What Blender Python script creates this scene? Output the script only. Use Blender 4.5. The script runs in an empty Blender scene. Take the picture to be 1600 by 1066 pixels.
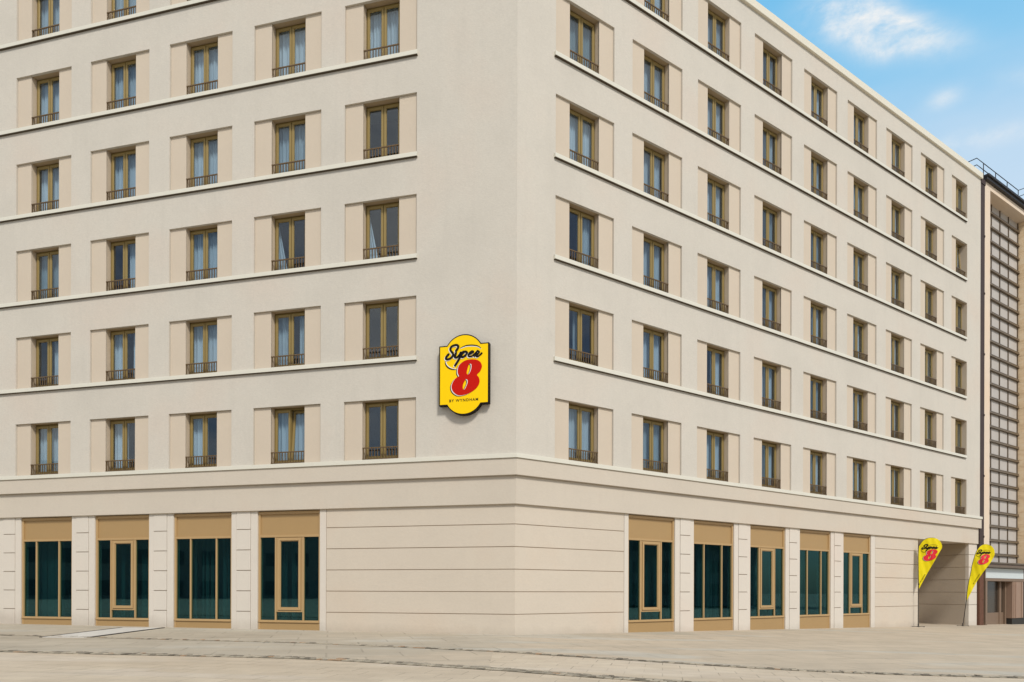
import bpy, bmesh, math, random
from mathutils import Vector, Matrix
R_ = math.radians
random.seed(7)
scn = bpy.context.scene
col = scn.collection

# ------------------------------------------------------------------ survey
TH, PH = 0.96268, 1.32091            # directions of the two street fronts
XC = 0.1137
S = 3.1                              # storey height
ZT1, ZB1 = 7.207, 5.355              # window head / sill of the lowest row
TR0, TL0, WREC, MOD = 1.4406, 3.154, 2.4152, 3.2276
OPW = 1.2152                         # window opening width
MIT = math.tan((math.pi - (TH + PH)) / 2)
DIRR = Vector((math.sin(TH), math.cos(TH), 0)); NR = Vector((math.cos(TH), -math.sin(TH), 0))
DIRL = Vector((-math.sin(PH), math.cos(PH), 0)); NL = Vector((-math.cos(PH), -math.sin(PH), 0))
C0 = Vector((XC, 0, 0))
ANG = {'R': math.pi/2 - TH, 'L': -(math.pi/2 - PH)}

def W(side, t, d, z):
    """point t metres along a front from the corner, d metres out of the wall plane"""
    if side == 'R': p = C0 + DIRR*t + NR*d
    else: p = C0 + DIRL*t + NL*d
    return Vector((p.x, p.y, z))

# ------------------------------------------------------------------ helpers
def link(o, parent=None):
    col.objects.link(o)
    if parent: o.parent = parent
    return o
def tag(o, label=None, cat=None, group=None, kind=None):
    if label: o['label'] = label
    if cat: o['category'] = cat
    if group: o['group'] = group
    if kind: o['kind'] = kind
    return o
def empty(name, loc=(0,0,0), rz=0):
    o = bpy.data.objects.new(name, None); o.location = loc; o.rotation_euler = (0,0,rz)
    o.empty_display_size = .3
    return link(o)

class MB:
    def __init__(s): s.v=[]; s.f=[]; s.m=[]; s.mi=0
    def face(s, pts):
        n=len(s.v); s.v += [tuple(p) for p in pts]; s.f.append(tuple(range(n, n+len(pts)))); s.m.append(s.mi)
    def hexa(s, b, t):
        """b: 4 bottom points, t: 4 top points (same order, counter-clockwise from above)"""
        n=len(s.v); s.v += [tuple(p) for p in b]+[tuple(p) for p in t]
        for q in ((3,2,1,0),(4,5,6,7),(0,1,5,4),(1,2,6,5),(2,3,7,6),(3,0,4,7)):
            s.f.append(tuple(n+i for i in q)); s.m.append(s.mi)
    def box(s, x0,x1,y0,y1,z0,z1):
        b=[(x0,y0,z0),(x1,y0,z0),(x1,y1,z0),(x0,y1,z0)]; s.hexa(b,[(p[0],p[1],z1) for p in b])
    def tbox(s, side, t0, t1, d0, d1, z0, z1):
        """box on a front; t0=None mitres it at the building corner"""
        def T(d): return -d*MIT if t0 is None else t0
        if side=='R': pts=[(T(d1),d1),(t1,d1),(t1,d0),(T(d0),d0)]
        else: pts=[(t1,d1),(T(d1),d1),(T(d0),d0),(t1,d0)]
        s.hexa([W(side,t,d,z0) for t,d in pts],[W(side,t,d,z1) for t,d in pts])
    def tube(s, pts, r, n=8):
        pts=[Vector(p) for p in pts]; rings=[]
        for i,p in enumerate(pts):
            a=pts[max(0,i-1)]; b=pts[min(len(pts)-1,i+1)]; d=(b-a).normalized()
            up=Vector((0,0,1)) if abs(d.z)<.9 else Vector((1,0,0))
            u=d.cross(up).normalized(); v=d.cross(u)
            rr = r[i] if isinstance(r,(list,tuple)) else r
            base=len(s.v)
            for k in range(n):
                an=2*math.pi*k/n; s.v.append(tuple(p+(u*math.cos(an)+v*math.sin(an))*rr))
            rings.append(base)
        for i in range(len(rings)-1):
            for k in range(n):
                k2=(k+1)%n; s.f.append((rings[i]+k,rings[i]+k2,rings[i+1]+k2,rings[i+1]+k)); s.m.append(s.mi)
        s.f.append(tuple(rings[0]+k for k in range(n))); s.m.append(s.mi)
        s.f.append(tuple(rings[-1]+k for k in reversed(range(n)))); s.m.append(s.mi)
    def mesh(s, name, mats, bevel=0):
        me=bpy.data.meshes.new(name); me.from_pydata(s.v,[],s.f)
        for m in (mats if isinstance(mats,(list,tuple)) else [mats]): me.materials.append(m)
        me.polygons.foreach_set('material_index', s.m)
        bm=bmesh.new(); bm.from_mesh(me)
        bmesh.ops.recalc_face_normals(bm, faces=bm.faces)
        if bevel:
            bmesh.ops.bevel(bm, geom=[e for e in bm.edges if len(e.link_faces)==2 and e.calc_face_angle(0)>.5], offset=bevel, segments=1, affect='EDGES')
        bm.to_mesh(me); bm.free(); me.update()
        return me
    def build(s, name, mats, parent=None, bevel=0):
        return link(bpy.data.objects.new(name, s.mesh(name, mats, bevel)), parent)

def prism(outline, holes, y0, y1):
    """extruded flat outline (x,z) from y0 (front) to y1 (back), with optional holes, as a bmesh-made mesh"""
    cu=bpy.data.curves.new('outline','CURVE'); cu.dimensions='2D'; cu.fill_mode='BOTH'; cu.extrude=abs(y1-y0)/2
    for pl in [outline]+list(holes):
        sp=cu.splines.new('POLY'); sp.points.add(len(pl)-1)
        for i,p in enumerate(pl): sp.points[i].co=(p[0],p[1],0,1)
        sp.use_cyclic_u=True
    ob=bpy.data.objects.new('tmp',cu)
    col.objects.link(ob)
    dg=bpy.context.evaluated_depsgraph_get(); me=bpy.data.meshes.new_from_object(ob.evaluated_get(dg))
    bpy.data.objects.remove(ob); bpy.data.curves.remove(cu)
    me.transform(Matrix.Translation((0,(y0+y1)/2,0)) @ Matrix.Rotation(math.pi/2,4,'X'))
    return me
def text_mesh(body, size, spacing, bold=0.0, depth=.002):
    cu=bpy.data.curves.new('lettering','FONT'); cu.body=body; cu.size=size; cu.align_x='CENTER'; cu.space_character=spacing
    cu.extrude=depth; cu.offset=bold
    ob=bpy.data.objects.new('tmp',cu); col.objects.link(ob)
    dg=bpy.context.evaluated_depsgraph_get(); me=bpy.data.meshes.new_from_object(ob.evaluated_get(dg))
    bpy.data.objects.remove(ob); bpy.data.curves.remove(cu)
    me.transform(Matrix.Rotation(math.pi/2,4,'X'))
    return me
def smooth_poly(pl, n=6, closed=True):
    out=[]; N=len(pl)
    rng = range(N) if closed else range(N-1)
    for i in rng:
        if closed: p0,p1,p2,p3=pl[(i-1)%N],pl[i],pl[(i+1)%N],pl[(i+2)%N]
        else: p0,p1,p2,p3=pl[max(0,i-1)],pl[i],pl[i+1],pl[min(N-1,i+2)]
        for k in range(n):
            t=k/n
            out.append(tuple(.5*((2*p1[j])+(-p0[j]+p2[j])*t+(2*p0[j]-5*p1[j]+4*p2[j]-p3[j])*t*t+(-p0[j]+3*p1[j]-3*p2[j]+p3[j])*t**3) for j in (0,1)))
    if not closed: out.append(tuple(pl[-1]))
    return out

# ------------------------------------------------------------------ materials
class NT:
    def __init__(s, name):
        s.m=bpy.data.materials.new(name); s.m.use_nodes=True; s.t=s.m.node_tree; s.n=s.t.nodes; s.n.clear()
        s.out=s.n.new('ShaderNodeOutputMaterial'); s.b=s.n.new('ShaderNodeBsdfPrincipled')
        s.t.links.new(s.b.outputs[0], s.out.inputs['Surface'])
        s.tc=s.n.new('ShaderNodeTexCoord')
    def L(s,a,b): s.t.links.new(a,b)
    def noise(s, scale, detail=4, rough=.55, vec=None, dist=0):
        n=s.n.new('ShaderNodeTexNoise'); n.inputs['Scale'].default_value=scale; n.inputs['Detail'].default_value=detail
        n.inputs['Roughness'].default_value=rough; n.inputs['Distortion'].default_value=dist
        s.L(vec if vec is not None else s.tc.outputs['Object'], n.inputs['Vector']); return n.outputs['Fac']
    def mapping(s, scale=(1,1,1), rot=(0,0,0), loc=(0,0,0), src=None):
        n=s.n.new('ShaderNodeMapping'); n.inputs['Scale'].default_value=scale; n.inputs['Rotation'].default_value=rot; n.inputs['Location'].default_value=loc
        s.L(src if src is not None else s.tc.outputs['Object'], n.inputs['Vector']); return n.outputs[0]
    def ramp(s, fac, stops):
        n=s.n.new('ShaderNodeValToRGB'); e=n.color_ramp.elements
        while len(e)<len(stops): e.new(.5)
        for i,(p,c) in enumerate(stops):
            e[i].position=p; e[i].color=(*c,1) if len(c)==3 else c
        s.L(fac,n.inputs[0]); return n.outputs['Color']
    def mix(s, fac, a, b, mode='MIX'):
        n=s.n.new('ShaderNodeMix'); n.data_type='RGBA'; n.blend_type=mode
        if isinstance(fac,(int,float)): n.inputs[0].default_value=fac
        else: s.L(fac,n.inputs[0])
        for v,i in ((a,6),(b,7)):
            if isinstance(v,tuple): n.inputs[i].default_value=(*v,1) if len(v)==3 else v
            else: s.L(v,n.inputs[i])
        return n.outputs[2]
    def bump(s, h, strength, dist=.01, prev=None):
        n=s.n.new('ShaderNodeBump'); n.inputs['Strength'].default_value=strength; n.inputs['Distance'].default_value=dist
        s.L(h,n.inputs['Height'])
        if prev is not None: s.L(prev,n.inputs['Normal'])
        return n.outputs[0]
    def math(s, op, a, b=None, clamp=False):
        n=s.n.new('ShaderNodeMath'); n.operation=op; n.use_clamp=clamp
        for v,i in ((a,0),(b,1)):
            if v is None: continue
            if isinstance(v,(int,float)): n.inputs[i].default_value=v
            else: s.L(v,n.inputs[i])
        return n.outputs[0]
    def base(s,c):
        if isinstance(c,tuple): s.b.inputs['Base Color'].default_value=(*c,1)
        else: s.L(c,s.b.inputs['Base Color'])
    def set(s, **k):
        for a,v in k.items():
            s.b.inputs[a.replace('_',' ')].default_value=v
    def normal(s,x): s.L(x,s.b.inputs['Normal'])

def v3(c,k): return tuple(x*k for x in c)
def plaster(name, c, mott=.05, grain=.5, warm=(1.02,1.0,.93), stain=.0, dirt=0):
    m=NT(name)
    big=m.noise(.35,3,.5); mid=m.noise(2.2,5,.6)
    c1=m.ramp(big,[(.3,v3(c,1-mott*.6)),(.5,c),(.72,tuple(c[i]*warm[i] for i in range(3)))])
    c2=m.mix(m.math('MULTIPLY',m.math('ABSOLUTE',m.math('SUBTRACT',mid,.5)),mott*9,True), c1, v3(c,.84))
    fine=m.noise(1,4,.7,vec=m.mapping(scale=(13,13,30)))
    c3=m.mix(m.ramp(fine,[(.3,(0,0,0)),(.72,(.24*grain*2,)*3)]), c2, v3(c,.72))
    if stain:
        st=m.noise(1,4,.6,vec=m.mapping(scale=(3.0,3.0,.22)))
        c3=m.mix(m.ramp(st,[(.52,(0,0,0)),(.75,(stain,)*3)]), c3, v3(c,.78))
    if dirt:   # splash marks above the pavement, irregular in height
        sp=m.n.new('ShaderNodeSeparateXYZ'); m.L(m.tc.outputs['Object'],sp.inputs[0])
        hgt=m.math('ADD',sp.outputs['Z'],m.math('MULTIPLY',sp.outputs['X'],.018))
        dn=m.noise(1,5,.7,vec=m.mapping(scale=(1.3,1.3,.9)))
        dd=m.math('MULTIPLY',m.math('SUBTRACT',m.math('ADD',m.math('MULTIPLY',dn,.55),-.02),hgt,True),2.6,True)
        c3=m.mix(m.math('MULTIPLY',dd,dirt,True),c3,(.30,.26,.21))
    m.base(c3); m.set(Roughness=.93, Specular_IOR_Level=.25)
    b=m.bump(fine,.35*grain,.012); m.normal(m.bump(m.noise(9,3,.6),.18,.02,b))
    return m.m
M={}
M['wall']=plaster('render_plaster',(.600,.562,.496),.10,.85,warm=(1.015,.965,.945),stain=.20)
M['belt']=plaster('belt_plaster',(.58,.52,.438),.06,.45,warm=(1.0,.955,.93),stain=.12)
M['course']=plaster('course_plaster',(.60,.532,.443),.06,.40,warm=(1.0,.955,.925),stain=.08,dirt=.35)
M['pier']=plaster('pier_plaster',(.64,.59,.52),.04,.28,warm=(1.0,.96,.95),stain=.08,dirt=.35)
M['panel']=plaster('panel_plaster',(.575,.495,.40),.05,.26,warm=(1.0,1.0,.97),stain=.05)
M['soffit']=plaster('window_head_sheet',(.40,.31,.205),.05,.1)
M['reveal']=plaster('window_reveal_shaded',(.55,.46,.355),.05,.1)  # browner than the wall: shade of the recess put into the colour
M['jamb']=plaster('passage_plaster_shaded',(.46,.39,.315),.05,.3)  # darkened plaster; the weak grazing light is painted into its colour
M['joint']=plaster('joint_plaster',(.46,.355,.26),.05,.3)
def simple(name,c,rough=.5,metal=0,mott=.06,scale=3,spec=.5,bump=0):
    m=NT(name); n=m.noise(scale,4,.6)
    m.base(m.mix(n, v3(c,1-mott), v3(c,1+mott))); m.set(Roughness=rough, Metallic=metal, Specular_IOR_Level=spec)
    if bump: m.normal(m.bump(m.noise(scale*8,3,.6),bump,.005))
    return m.m
M['sill']=simple('sill_metal',(.655,.635,.55),.45,0,.04,2)
M['coping']=simple('coping_metal',(.69,.65,.54),.5,0,.03,.8)
M['frame']=simple('window_frame_bronze',(.19,.135,.040),.45,.25,.08,4)
M['sash']=simple('window_sash_bronze',(.29,.21,.075),.45,.25,.06,4)
M['darkbrown']=simple('sill_shadow_brown',(.065,.045,.025),.7)  # shadow tone for the strips under the sill bands
M['railing']=simple('railing_bronze',(.15,.095,.045),.45,.35,.15,8)
M['shopframe']=simple('shop_frame_bronze',(.47,.315,.15),.45,.15,.05,2)
M['shoppanel']=simple('shop_panel_bronze',(.40,.262,.118),.5,.12,.05,1.2)
M['gasket']=simple('black_gasket',(.02,.018,.015),.6)
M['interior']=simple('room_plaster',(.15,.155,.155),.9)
M['roof']=simple('roof_membrane',(.3,.3,.29),.9)
M['black']=simple('sign_black',(.008,.006,.006),.6,0,.05,2,spec=.15)
M['yellow']=simple('sign_yellow',(.92,.60,.0),.6,0,.03,1.5,spec=.15)
M['red']=simple('sign_red',(.52,.008,.002),.6,0,.06,3,spec=.12)
M['white']=simple('sign_white',(.8,.78,.74),.4)
M['flagyellow']=None
M['pole']=simple('dark_pole',(.06,.055,.05),.4,.4)
M['pipe']=simple('dark_brown_casing',(.045,.028,.025),.75,0,.25,3)
M['rust']=simple('rusty_casing',(.13,.055,.03),.7,.2,.35,5,bump=.3)
M['darkmetal']=simple('roof_edge_metal',(.028,.026,.027),.5,.3,.15,3)
M['gridbar']=simple('glazing_bar_bronze',(.135,.10,.065),.45,.35,.15,4)
M['gridbarlight']=simple('glazing_bar_edge',(.25,.19,.125),.4,.3,.12,4)
M['signboard']=simple('pale_signboard',(.56,.62,.63),.4,0,.03,2)
M['brownmetal']=simple('shopfront_brown_metal',(.21,.145,.10),.5,.15,.1,4)
M['pillar']=simple('brown_pillar_cladding',(.30,.20,.145),.55,.1,.12,4)
def glass(name, tint, refl_rough=.02, ior=1.52, extra=0.0, gcol=(1,1,1)):
    m=NT(name); m.n.remove(m.b)
    tr=m.n.new('ShaderNodeBsdfTransparent'); tr.inputs[0].default_value=(*tint,1)
    gl=m.n.new('ShaderNodeBsdfGlossy'); gl.inputs['Roughness'].default_value=refl_rough; gl.inputs[0].default_value=(*gcol,1)
    bp=m.bump(m.noise(.9,2,.5),.05,.02)
    m.L(bp,gl.inputs['Normal'])
    ge=m.n.new('ShaderNodeNewGeometry'); dt=m.n.new('ShaderNodeVectorMath'); dt.operation='DOT_PRODUCT'
    m.L(ge.outputs['Incoming'],dt.inputs[0]); m.L(ge.outputs['Normal'],dt.inputs[1])
    f0=((ior-1)/(ior+1))**2
    sch=m.math('POWER',m.math('SUBTRACT',1,m.math('ABSOLUTE',dt.outputs['Value'])),5)
    f=m.math('ADD',m.math('MULTIPLY',sch,1-f0),f0+extra,True)
    mx=m.n.new('ShaderNodeMixShader'); m.L(f,mx.inputs[0]); m.L(tr.outputs[0],mx.inputs[1]); m.L(gl.outputs[0],mx.inputs[2])
    m.L(mx.outputs[0],m.out.inputs['Surface']); return m.m
M['fg']=simple('far_glass',(.10,.11,.115),.25)
M['glass']=glass('window_glass',(.82,.89,.93),.01,1.5,.02)
M['shopglass']=glass('tinted_shop_glass',(.42,.62,.62),.015,1.5,.085,gcol=(.25,.54,.60))
def gridglass():
    m=NT('frosted_panel_glass'); n=m.noise(1.1,3,.5)
    m.base(m.mix(n,(.40,.37,.34),(.49,.46,.43))); m.set(Roughness=.55,Specular_IOR_Level=.25); return m.m
M['gridglass']=gridglass()
def curtain():
    m=NT('sheer_curtain'); m.n.remove(m.b)
    w=m.noise(1,3,.5,vec=m.mapping(scale=(14,14,.25)))
    oi=m.n.new('ShaderNodeObjectInfo'); c=m.mix(w,(.60,.64,.68),(.86,.88,.91))
    c=m.mix(m.math('MULTIPLY',m.math('POWER',oi.outputs['Random'],2.2),.7),c,(.17,.23,.24))
    d=m.n.new('ShaderNodeBsdfDiffuse'); t=m.n.new('ShaderNodeBsdfTranslucent'); m.L(c,d.inputs[0]); m.L(c,t.inputs[0])
    mx=m.n.new('ShaderNodeMixShader'); mx.inputs[0].default_value=.25; m.L(d.outputs[0],mx.inputs[1]); m.L(t.outputs[0],mx.inputs[2])
    m.L(mx.outputs[0],m.out.inputs['Surface']); return m.m
M['curtain']=curtain()
M['shopcurtain']=simple('shop_blind',(.12,.17,.175),.9,0,.1,1.4)
def travertine():
    m=NT('travertine'); n=m.noise(1,6,.65,vec=m.mapping(scale=(1.2,1.2,3.5)),dist=.6); s=m.noise(5,5,.7)
    c=m.ramp(n,[(.3,(.62,.45,.27)),(.5,(.80,.62,.41)),(.7,(.84,.70,.51))])
    c=m.mix(m.ramp(s,[(.62,(0,0,0)),(.78,(.4,.4,.4))]),c,(.36,.24,.13))
    m.base(c); m.set(Roughness=.75); m.normal(m.bump(s,.3,.01)); return m.m
M['travertine']=travertine()
M['palestone']=plaster('pale_stone',(.68,.57,.46),.08,.3,warm=(1.03,.97,.9))
def flagmat():
    m=NT('flag_fabric'); m.base(m.mix(m.noise(3,3,.5),(.86,.73,.0),(.93,.79,.01))); m.set(Roughness=.55,Specular_IOR_Level=.3)
    t=m.n.new('ShaderNodeBsdfTranslucent'); t.inputs[0].default_value=(.85,.7,0,1)
    mx=m.n.new('ShaderNodeMixShader'); mx.inputs[0].default_value=.25
    m.L(m.b.outputs[0],mx.inputs[1]); m.L(t.outputs[0],mx.inputs[2]); m.L(mx.outputs[0],m.out.inputs['Surface']); return m.m
M['flagyellow']=flagmat()
M['flagred']=simple('flag_red',(.70,.015,.03),.5)

# paving materials ---------------------------------------------------------
def paving(name, c1, c2, c3, bw, bh, rot, joint=.5, grey=(.44,.42,.38), greyx=False, jw=.012):
    m=NT(name)
    vec=m.mapping(rot=(0,0,rot))
    br=m.n.new('ShaderNodeTexBrick'); br.inputs['Scale'].default_value=1; br.inputs['Brick Width'].default_value=bw; br.inputs['Row Height'].default_value=bh
    br.inputs['Mortar Size'].default_value=jw; br.inputs['Mortar Smooth'].default_value=.15; br.inputs['Color1'].default_value=(.465,.465,.465,1); br.inputs['Color2'].default_value=(.535,.535,.535,1)
    br.inputs['Mortar'].default_value=(.5,.5,.5,1)
    m.L(vec,br.inputs['Vector'])
    big=m.noise(.16,4,.55,vec=m.mapping(scale=(.6,1.6,1))); mid=m.noise(1.3,5,.65); fine=m.noise(22,4,.7)
    c=m.ramp(big,[(.32,c1),(.5,c2),(.68,c3)])
    bl_=m.noise(1,5,.6,vec=m.mapping(scale=(.45,1.1,1),loc=(9,2,0)),dist=.8)
    c=m.mix(m.ramp(bl_,[(.50,(0,0,0)),(.68,(.38,.38,.38))]),c,v3(c1,.70))
    if greyx:
        sp_=m.n.new('ShaderNodeSeparateXYZ'); m.L(m.tc.outputs['Object'],sp_.inputs[0])
        u=m.math('ADD',m.math('MULTIPLY',m.math('SUBTRACT',sp_.outputs['X'],m.math('MULTIPLY',sp_.outputs['Y'],.7)),.16),m.math('MULTIPLY',m.math('SUBTRACT',m.noise(1,4,.5,vec=m.mapping(scale=(.22,.5,1))),.5),3.2))
        c=m.mix(m.ramp(u,[(.15,(0,0,0)),(.60,(.9,.9,.9))]),c,(.505,.42,.315))
    gp=m.noise(1,3,.45,vec=m.mapping(scale=(.16,.62,1),loc=(3.1,7.7,0)),dist=.5)
    c=m.mix(m.ramp(gp,[(.56,(0,0,0)),(.62,(.7,.7,.7))]),c,grey)
    c=m.mix(.55,c,br.outputs['Color'],'OVERLAY')
    c=m.mix(m.ramp(mid,[(.35,(.28,.28,.28)),(.6,(0,0,0))]),c,v3(c1,.72))
    sp=m.noise(60,2,.5)
    c=m.mix(m.ramp(sp,[(.60,(0,0,0)),(.74,(.35,.35,.35))]),c,v3(c1,.5))
    jm=m.math('MULTIPLY',br.outputs['Fac'],m.ramp(m.noise(.7,4,.6),[(.40,(.10,)*3),(.58,(joint,)*3)]))
    c=m.mix(jm,c,v3(c1,.34))
    m.base(c); m.set(Roughness=.88,Specular_IOR_Level=.3)
    b=m.bump(fine,.25,.004); m.normal(m.bump(m.math('SUBTRACT',1,br.outputs['Fac']),.35,.006,b)); return m.m
M['plaza']=paving('plaza_slabs',(.50,.41,.30),(.56,.47,.355),(.60,.51,.395),.62,.46,R_(12),.6,(.57,.49,.39),jw=.009)
M['sidewalk']=paving('sidewalk_slabs',(.405,.35,.27),(.445,.39,.305),(.48,.43,.345),1.5,1.0,R_(-14.3),.40,(.48,.455,.39),greyx=True,jw=.022)
def sett(name,c): return simple(name,c,.8,0,.25,20,bump=.5)
SETT=[sett('sett_grey',(.26,.225,.17)),sett('sett_pale',(.38,.33,.25)),sett('sett_dark',(.13,.11,.08)),sett('sett_rust',(.34,.22,.13))]
M['sand']=simple('joint_sand',(.20,.17,.12),.95,0,.3,9,bump=.5)

# ------------------------------------------------------------------ the ground
def gz(x): 
    return -.0201*min(x,60) if x>0 else -.003*max(x,-60)
def sheet(name, poly_rows, mat, dz, label=None):
    """strip of quads between two polylines with the same number of points"""
    a,b=poly_rows; mb=MB()
    for i in range(len(a)-1):
        q=[a[i],a[i+1],b[i+1],b[i]]
        mb.face([(x,y,gz(x)+dz) for x,y in q])
    return tag(mb.build(name,mat),kind='structure')
xs=[-600,-60]+[-60+6*i for i in range(1,10)]+[0]+[3*i for i in range(1,21)]+[120,600]
sheet('ground',([(x,-600) for x in xs],[(x,600) for x in xs]),M['plaza'],0)
LINE1=[(-60,10.5),(-30,2.85),(-14.2,-1.2),(-9,-2.5),(-4.66,-3.62),(-1.05,-5.2),(1.32,-6.31),(4.3,-7.7),(5.9,-8.2),(7.6,-8.36),(9.5,-8.4),(14,-8.2),(22,-7.5),(40,-5)]
LINE2=[(-60,2.5),(-30,-1.5),(-18,-4.3),(-10.66,-6.1),(-6.33,-6.82),(-3.68,-7.35),(-.76,-8.7),(.9,-9.52),(2.9,-10.3),(6,-11.3),(10,-12.2),(16,-13),(24,-13.4),(40,-13)]
def at_x(line,x):
    for (x0,y0),(x1,y1) in zip(line,line[1:]):
        if x0<=x<=x1: return y0+(y1-y0)*(x-x0)/(x1-x0)
    return line[-1][1]
sx=[-60,-45,-30,-24,-18,-14,-10,-7,-4.5,-2.5,-1,0,1.5,3,4.5,6,8,10,13,17,22,30,39]
sm=smooth_poly(LINE1,5,False); sm2=smooth_poly(LINE2,5,False)
sheet('sidewalk',([(x,at_x(sm,x)) for x in sx],[(x,70) for x in sx]),M['sidewalk'],.004)
sx2=[-60,-45,-30,-24,-18,-14,-10,-7,-4.5,-2.5,-1,-.4]
sheet('pavement',([(x,at_x(sm2,x)) for x in sx2],[(x,at_x(sm,x)) for x in sx2]),M['sidewalk'],.004)
def sett_strip(line, x0, x1, rows, sz, name):
    mb=MB(); bed=MB()
    pts=[p for p in line if x0<=p[0]<=x1]
    # arc-length walk
    seg=[]; acc=0
    for a,b in zip(pts,pts[1:]):
        L=math.hypot(b[0]-a[0],b[1]-a[1]); seg.append((acc,L,a,b)); acc+=L
    def P(s,o):
        for (s0,L,a,b) in seg:
            if s<=s0+L or (s0,L,a,b)==seg[-1]:
                u=(s-s0)/L; dx,dy=(b[0]-a[0])/L,(b[1]-a[1])/L
                return (a[0]+(b[0]-a[0])*u-dy*o, a[1]+(b[1]-a[1])*u+dx*o)
    hw=rows*sz/2
    for i in range(int(acc/.5)):
        q=[P(i*.5,-hw),P(min(acc,(i+1)*.5),-hw),P(min(acc,(i+1)*.5),hw),P(i*.5,hw)]
        mb.mi=4; mb.face([(x,y,gz(x)+.009) for x,y in q])
    for r in range(rows):
        s=random.uniform(0,sz)
        while s<acc-sz*1.4:
            L=sz*random.uniform(.85,1.35); g=.012; o0=-hw+r*sz+random.uniform(.004,.016); o1=-hw+(r+1)*sz-random.uniform(.004,.016)
            if random.random()<.94:
                cz=random.uniform(.011,.024); mb.mi=random.choices((0,1,2,3),(5,5,2.2,.8))[0]
                b=[P(s+g,o0),P(s+L-g,o0),P(s+L-g,o1),P(s+g,o1)]; cx=sum(p[0] for p in b)/4; cy=sum(p[1] for p in b)/4
                b3=[(x,y,gz(x)-.01) for x,y in b]; t3=[(cx+(x-cx)*.82,cy+(y-cy)*.82,gz(x)+cz+random.uniform(-.003,.003)) for x,y in b]
                m3=[(x,y,gz(x)+cz-.008) for x,y in b]
                mb.hexa(b3,m3); mb.hexa([(x,y,z-.0005) for x,y,z in m3],t3)
            s+=L
    o=mb.build(name,SETT+[M['sand']]); return tag(o,kind='structure')
sett_strip(sm,-28,22,2,.13,'cobble_strip')
sett_strip(sm2,-22,14,3,.125,'cobble_strip')

# ------------------------------------------------------------------ hotel
hotel=tag(empty('hotel_building'),'large cream rendered corner hotel with six rows of bronze framed windows','hotel')
LEND, REND = 31.0, 30.58
ZTOP=23.52
NROW=6
def cols(side):
    if side=='R': return [(TR0+MOD*i, TR0+MOD*i+(WREC if i<8 else .6+OPW-.08)) for i in range(9)]
    return [(TL0+MOD*i, TL0+MOD*i+WREC) for i in range(7)]
wall=MB()
RD,OD=.065,.30
for side,end in (('R',REND),('L',LEND)):
    cs=cols(side)
    def F(t0,t1,d0,d1,z0,z1):   # quad in the plane (vertical or reveal)
        wall.face([W(side,t0,d0,z0),W(side,t1,d1,z0),W(side,t1,d1,z1),W(side,t0,d0,z1)])
    z=5.2
    for r in range(NROW):
        zb=ZB1+S*r; zt=ZT1+S*r
        F(0,end,0,0,z,zb); z=zt
        prev=0
        for i,(a,b) in enumerate(cs):
            F(prev,a,0,0,zb,zt); prev=b
            oa=a+.6; obb=min(a+.6+OPW,b); last=(side=='R' and i==8)
            F(a,a,0,-RD-.03,zb,zt)
            if not last: F(b,b,0,-RD-.03,zb,zt)
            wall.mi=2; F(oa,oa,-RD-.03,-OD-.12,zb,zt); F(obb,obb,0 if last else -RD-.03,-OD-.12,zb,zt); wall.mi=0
            # head and sill of recess
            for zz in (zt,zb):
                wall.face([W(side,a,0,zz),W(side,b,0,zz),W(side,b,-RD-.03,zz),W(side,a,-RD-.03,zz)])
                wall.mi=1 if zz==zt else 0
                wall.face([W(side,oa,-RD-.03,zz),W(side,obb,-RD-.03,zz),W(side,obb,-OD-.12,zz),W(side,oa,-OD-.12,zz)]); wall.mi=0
        F(prev,end,0,0,zb,zt)
    F(0,end,0,0,z,ZTOP+.02)
# returns at both far ends and the hidden backs
BR=W('R',REND,-16,0); BL=W('L',LEND,-16,0); eR=W('R',REND,0,0); eL=W('L',LEND,0,0)
for a,b in ((eR,BR),(BR,BL),(BL,eL)):
    wall.face([(a.x,a.y,5.2 if a==eR else -1),(b.x,b.y,-1 if a!=eR else 5.2),(b.x,b.y,ZTOP+.02),(a.x,a.y,ZTOP+.02)])
wall.build('wall',[M['wall'],M['soffit'],M['reveal']],hotel)
rf=MB(); cz=W('R',0,0,0)
rf.face([(p.x,p.y,ZTOP-.1) for p in (C0,eR,BR,BL,eL)]); rf.build('roof',M['roof'],hotel)
cp=MB()
cp.tbox('R',None,REND+.05,-.35,.10,ZTOP+.02,ZTOP+.33); cp.tbox('L',None,LEND,-.35,.10,ZTOP+.02,ZTOP+.33)
cp.build('parapet_coping',M['coping'],hotel,.012)
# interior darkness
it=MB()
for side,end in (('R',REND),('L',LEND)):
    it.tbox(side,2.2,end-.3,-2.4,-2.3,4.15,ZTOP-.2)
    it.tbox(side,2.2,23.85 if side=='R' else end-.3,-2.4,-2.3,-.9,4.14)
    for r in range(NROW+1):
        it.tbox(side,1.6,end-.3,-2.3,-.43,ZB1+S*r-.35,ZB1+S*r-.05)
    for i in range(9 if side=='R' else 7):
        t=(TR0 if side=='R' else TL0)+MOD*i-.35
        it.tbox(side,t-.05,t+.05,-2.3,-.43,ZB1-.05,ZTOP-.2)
it.build('interior_wall',M['interior'],hotel)
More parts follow.
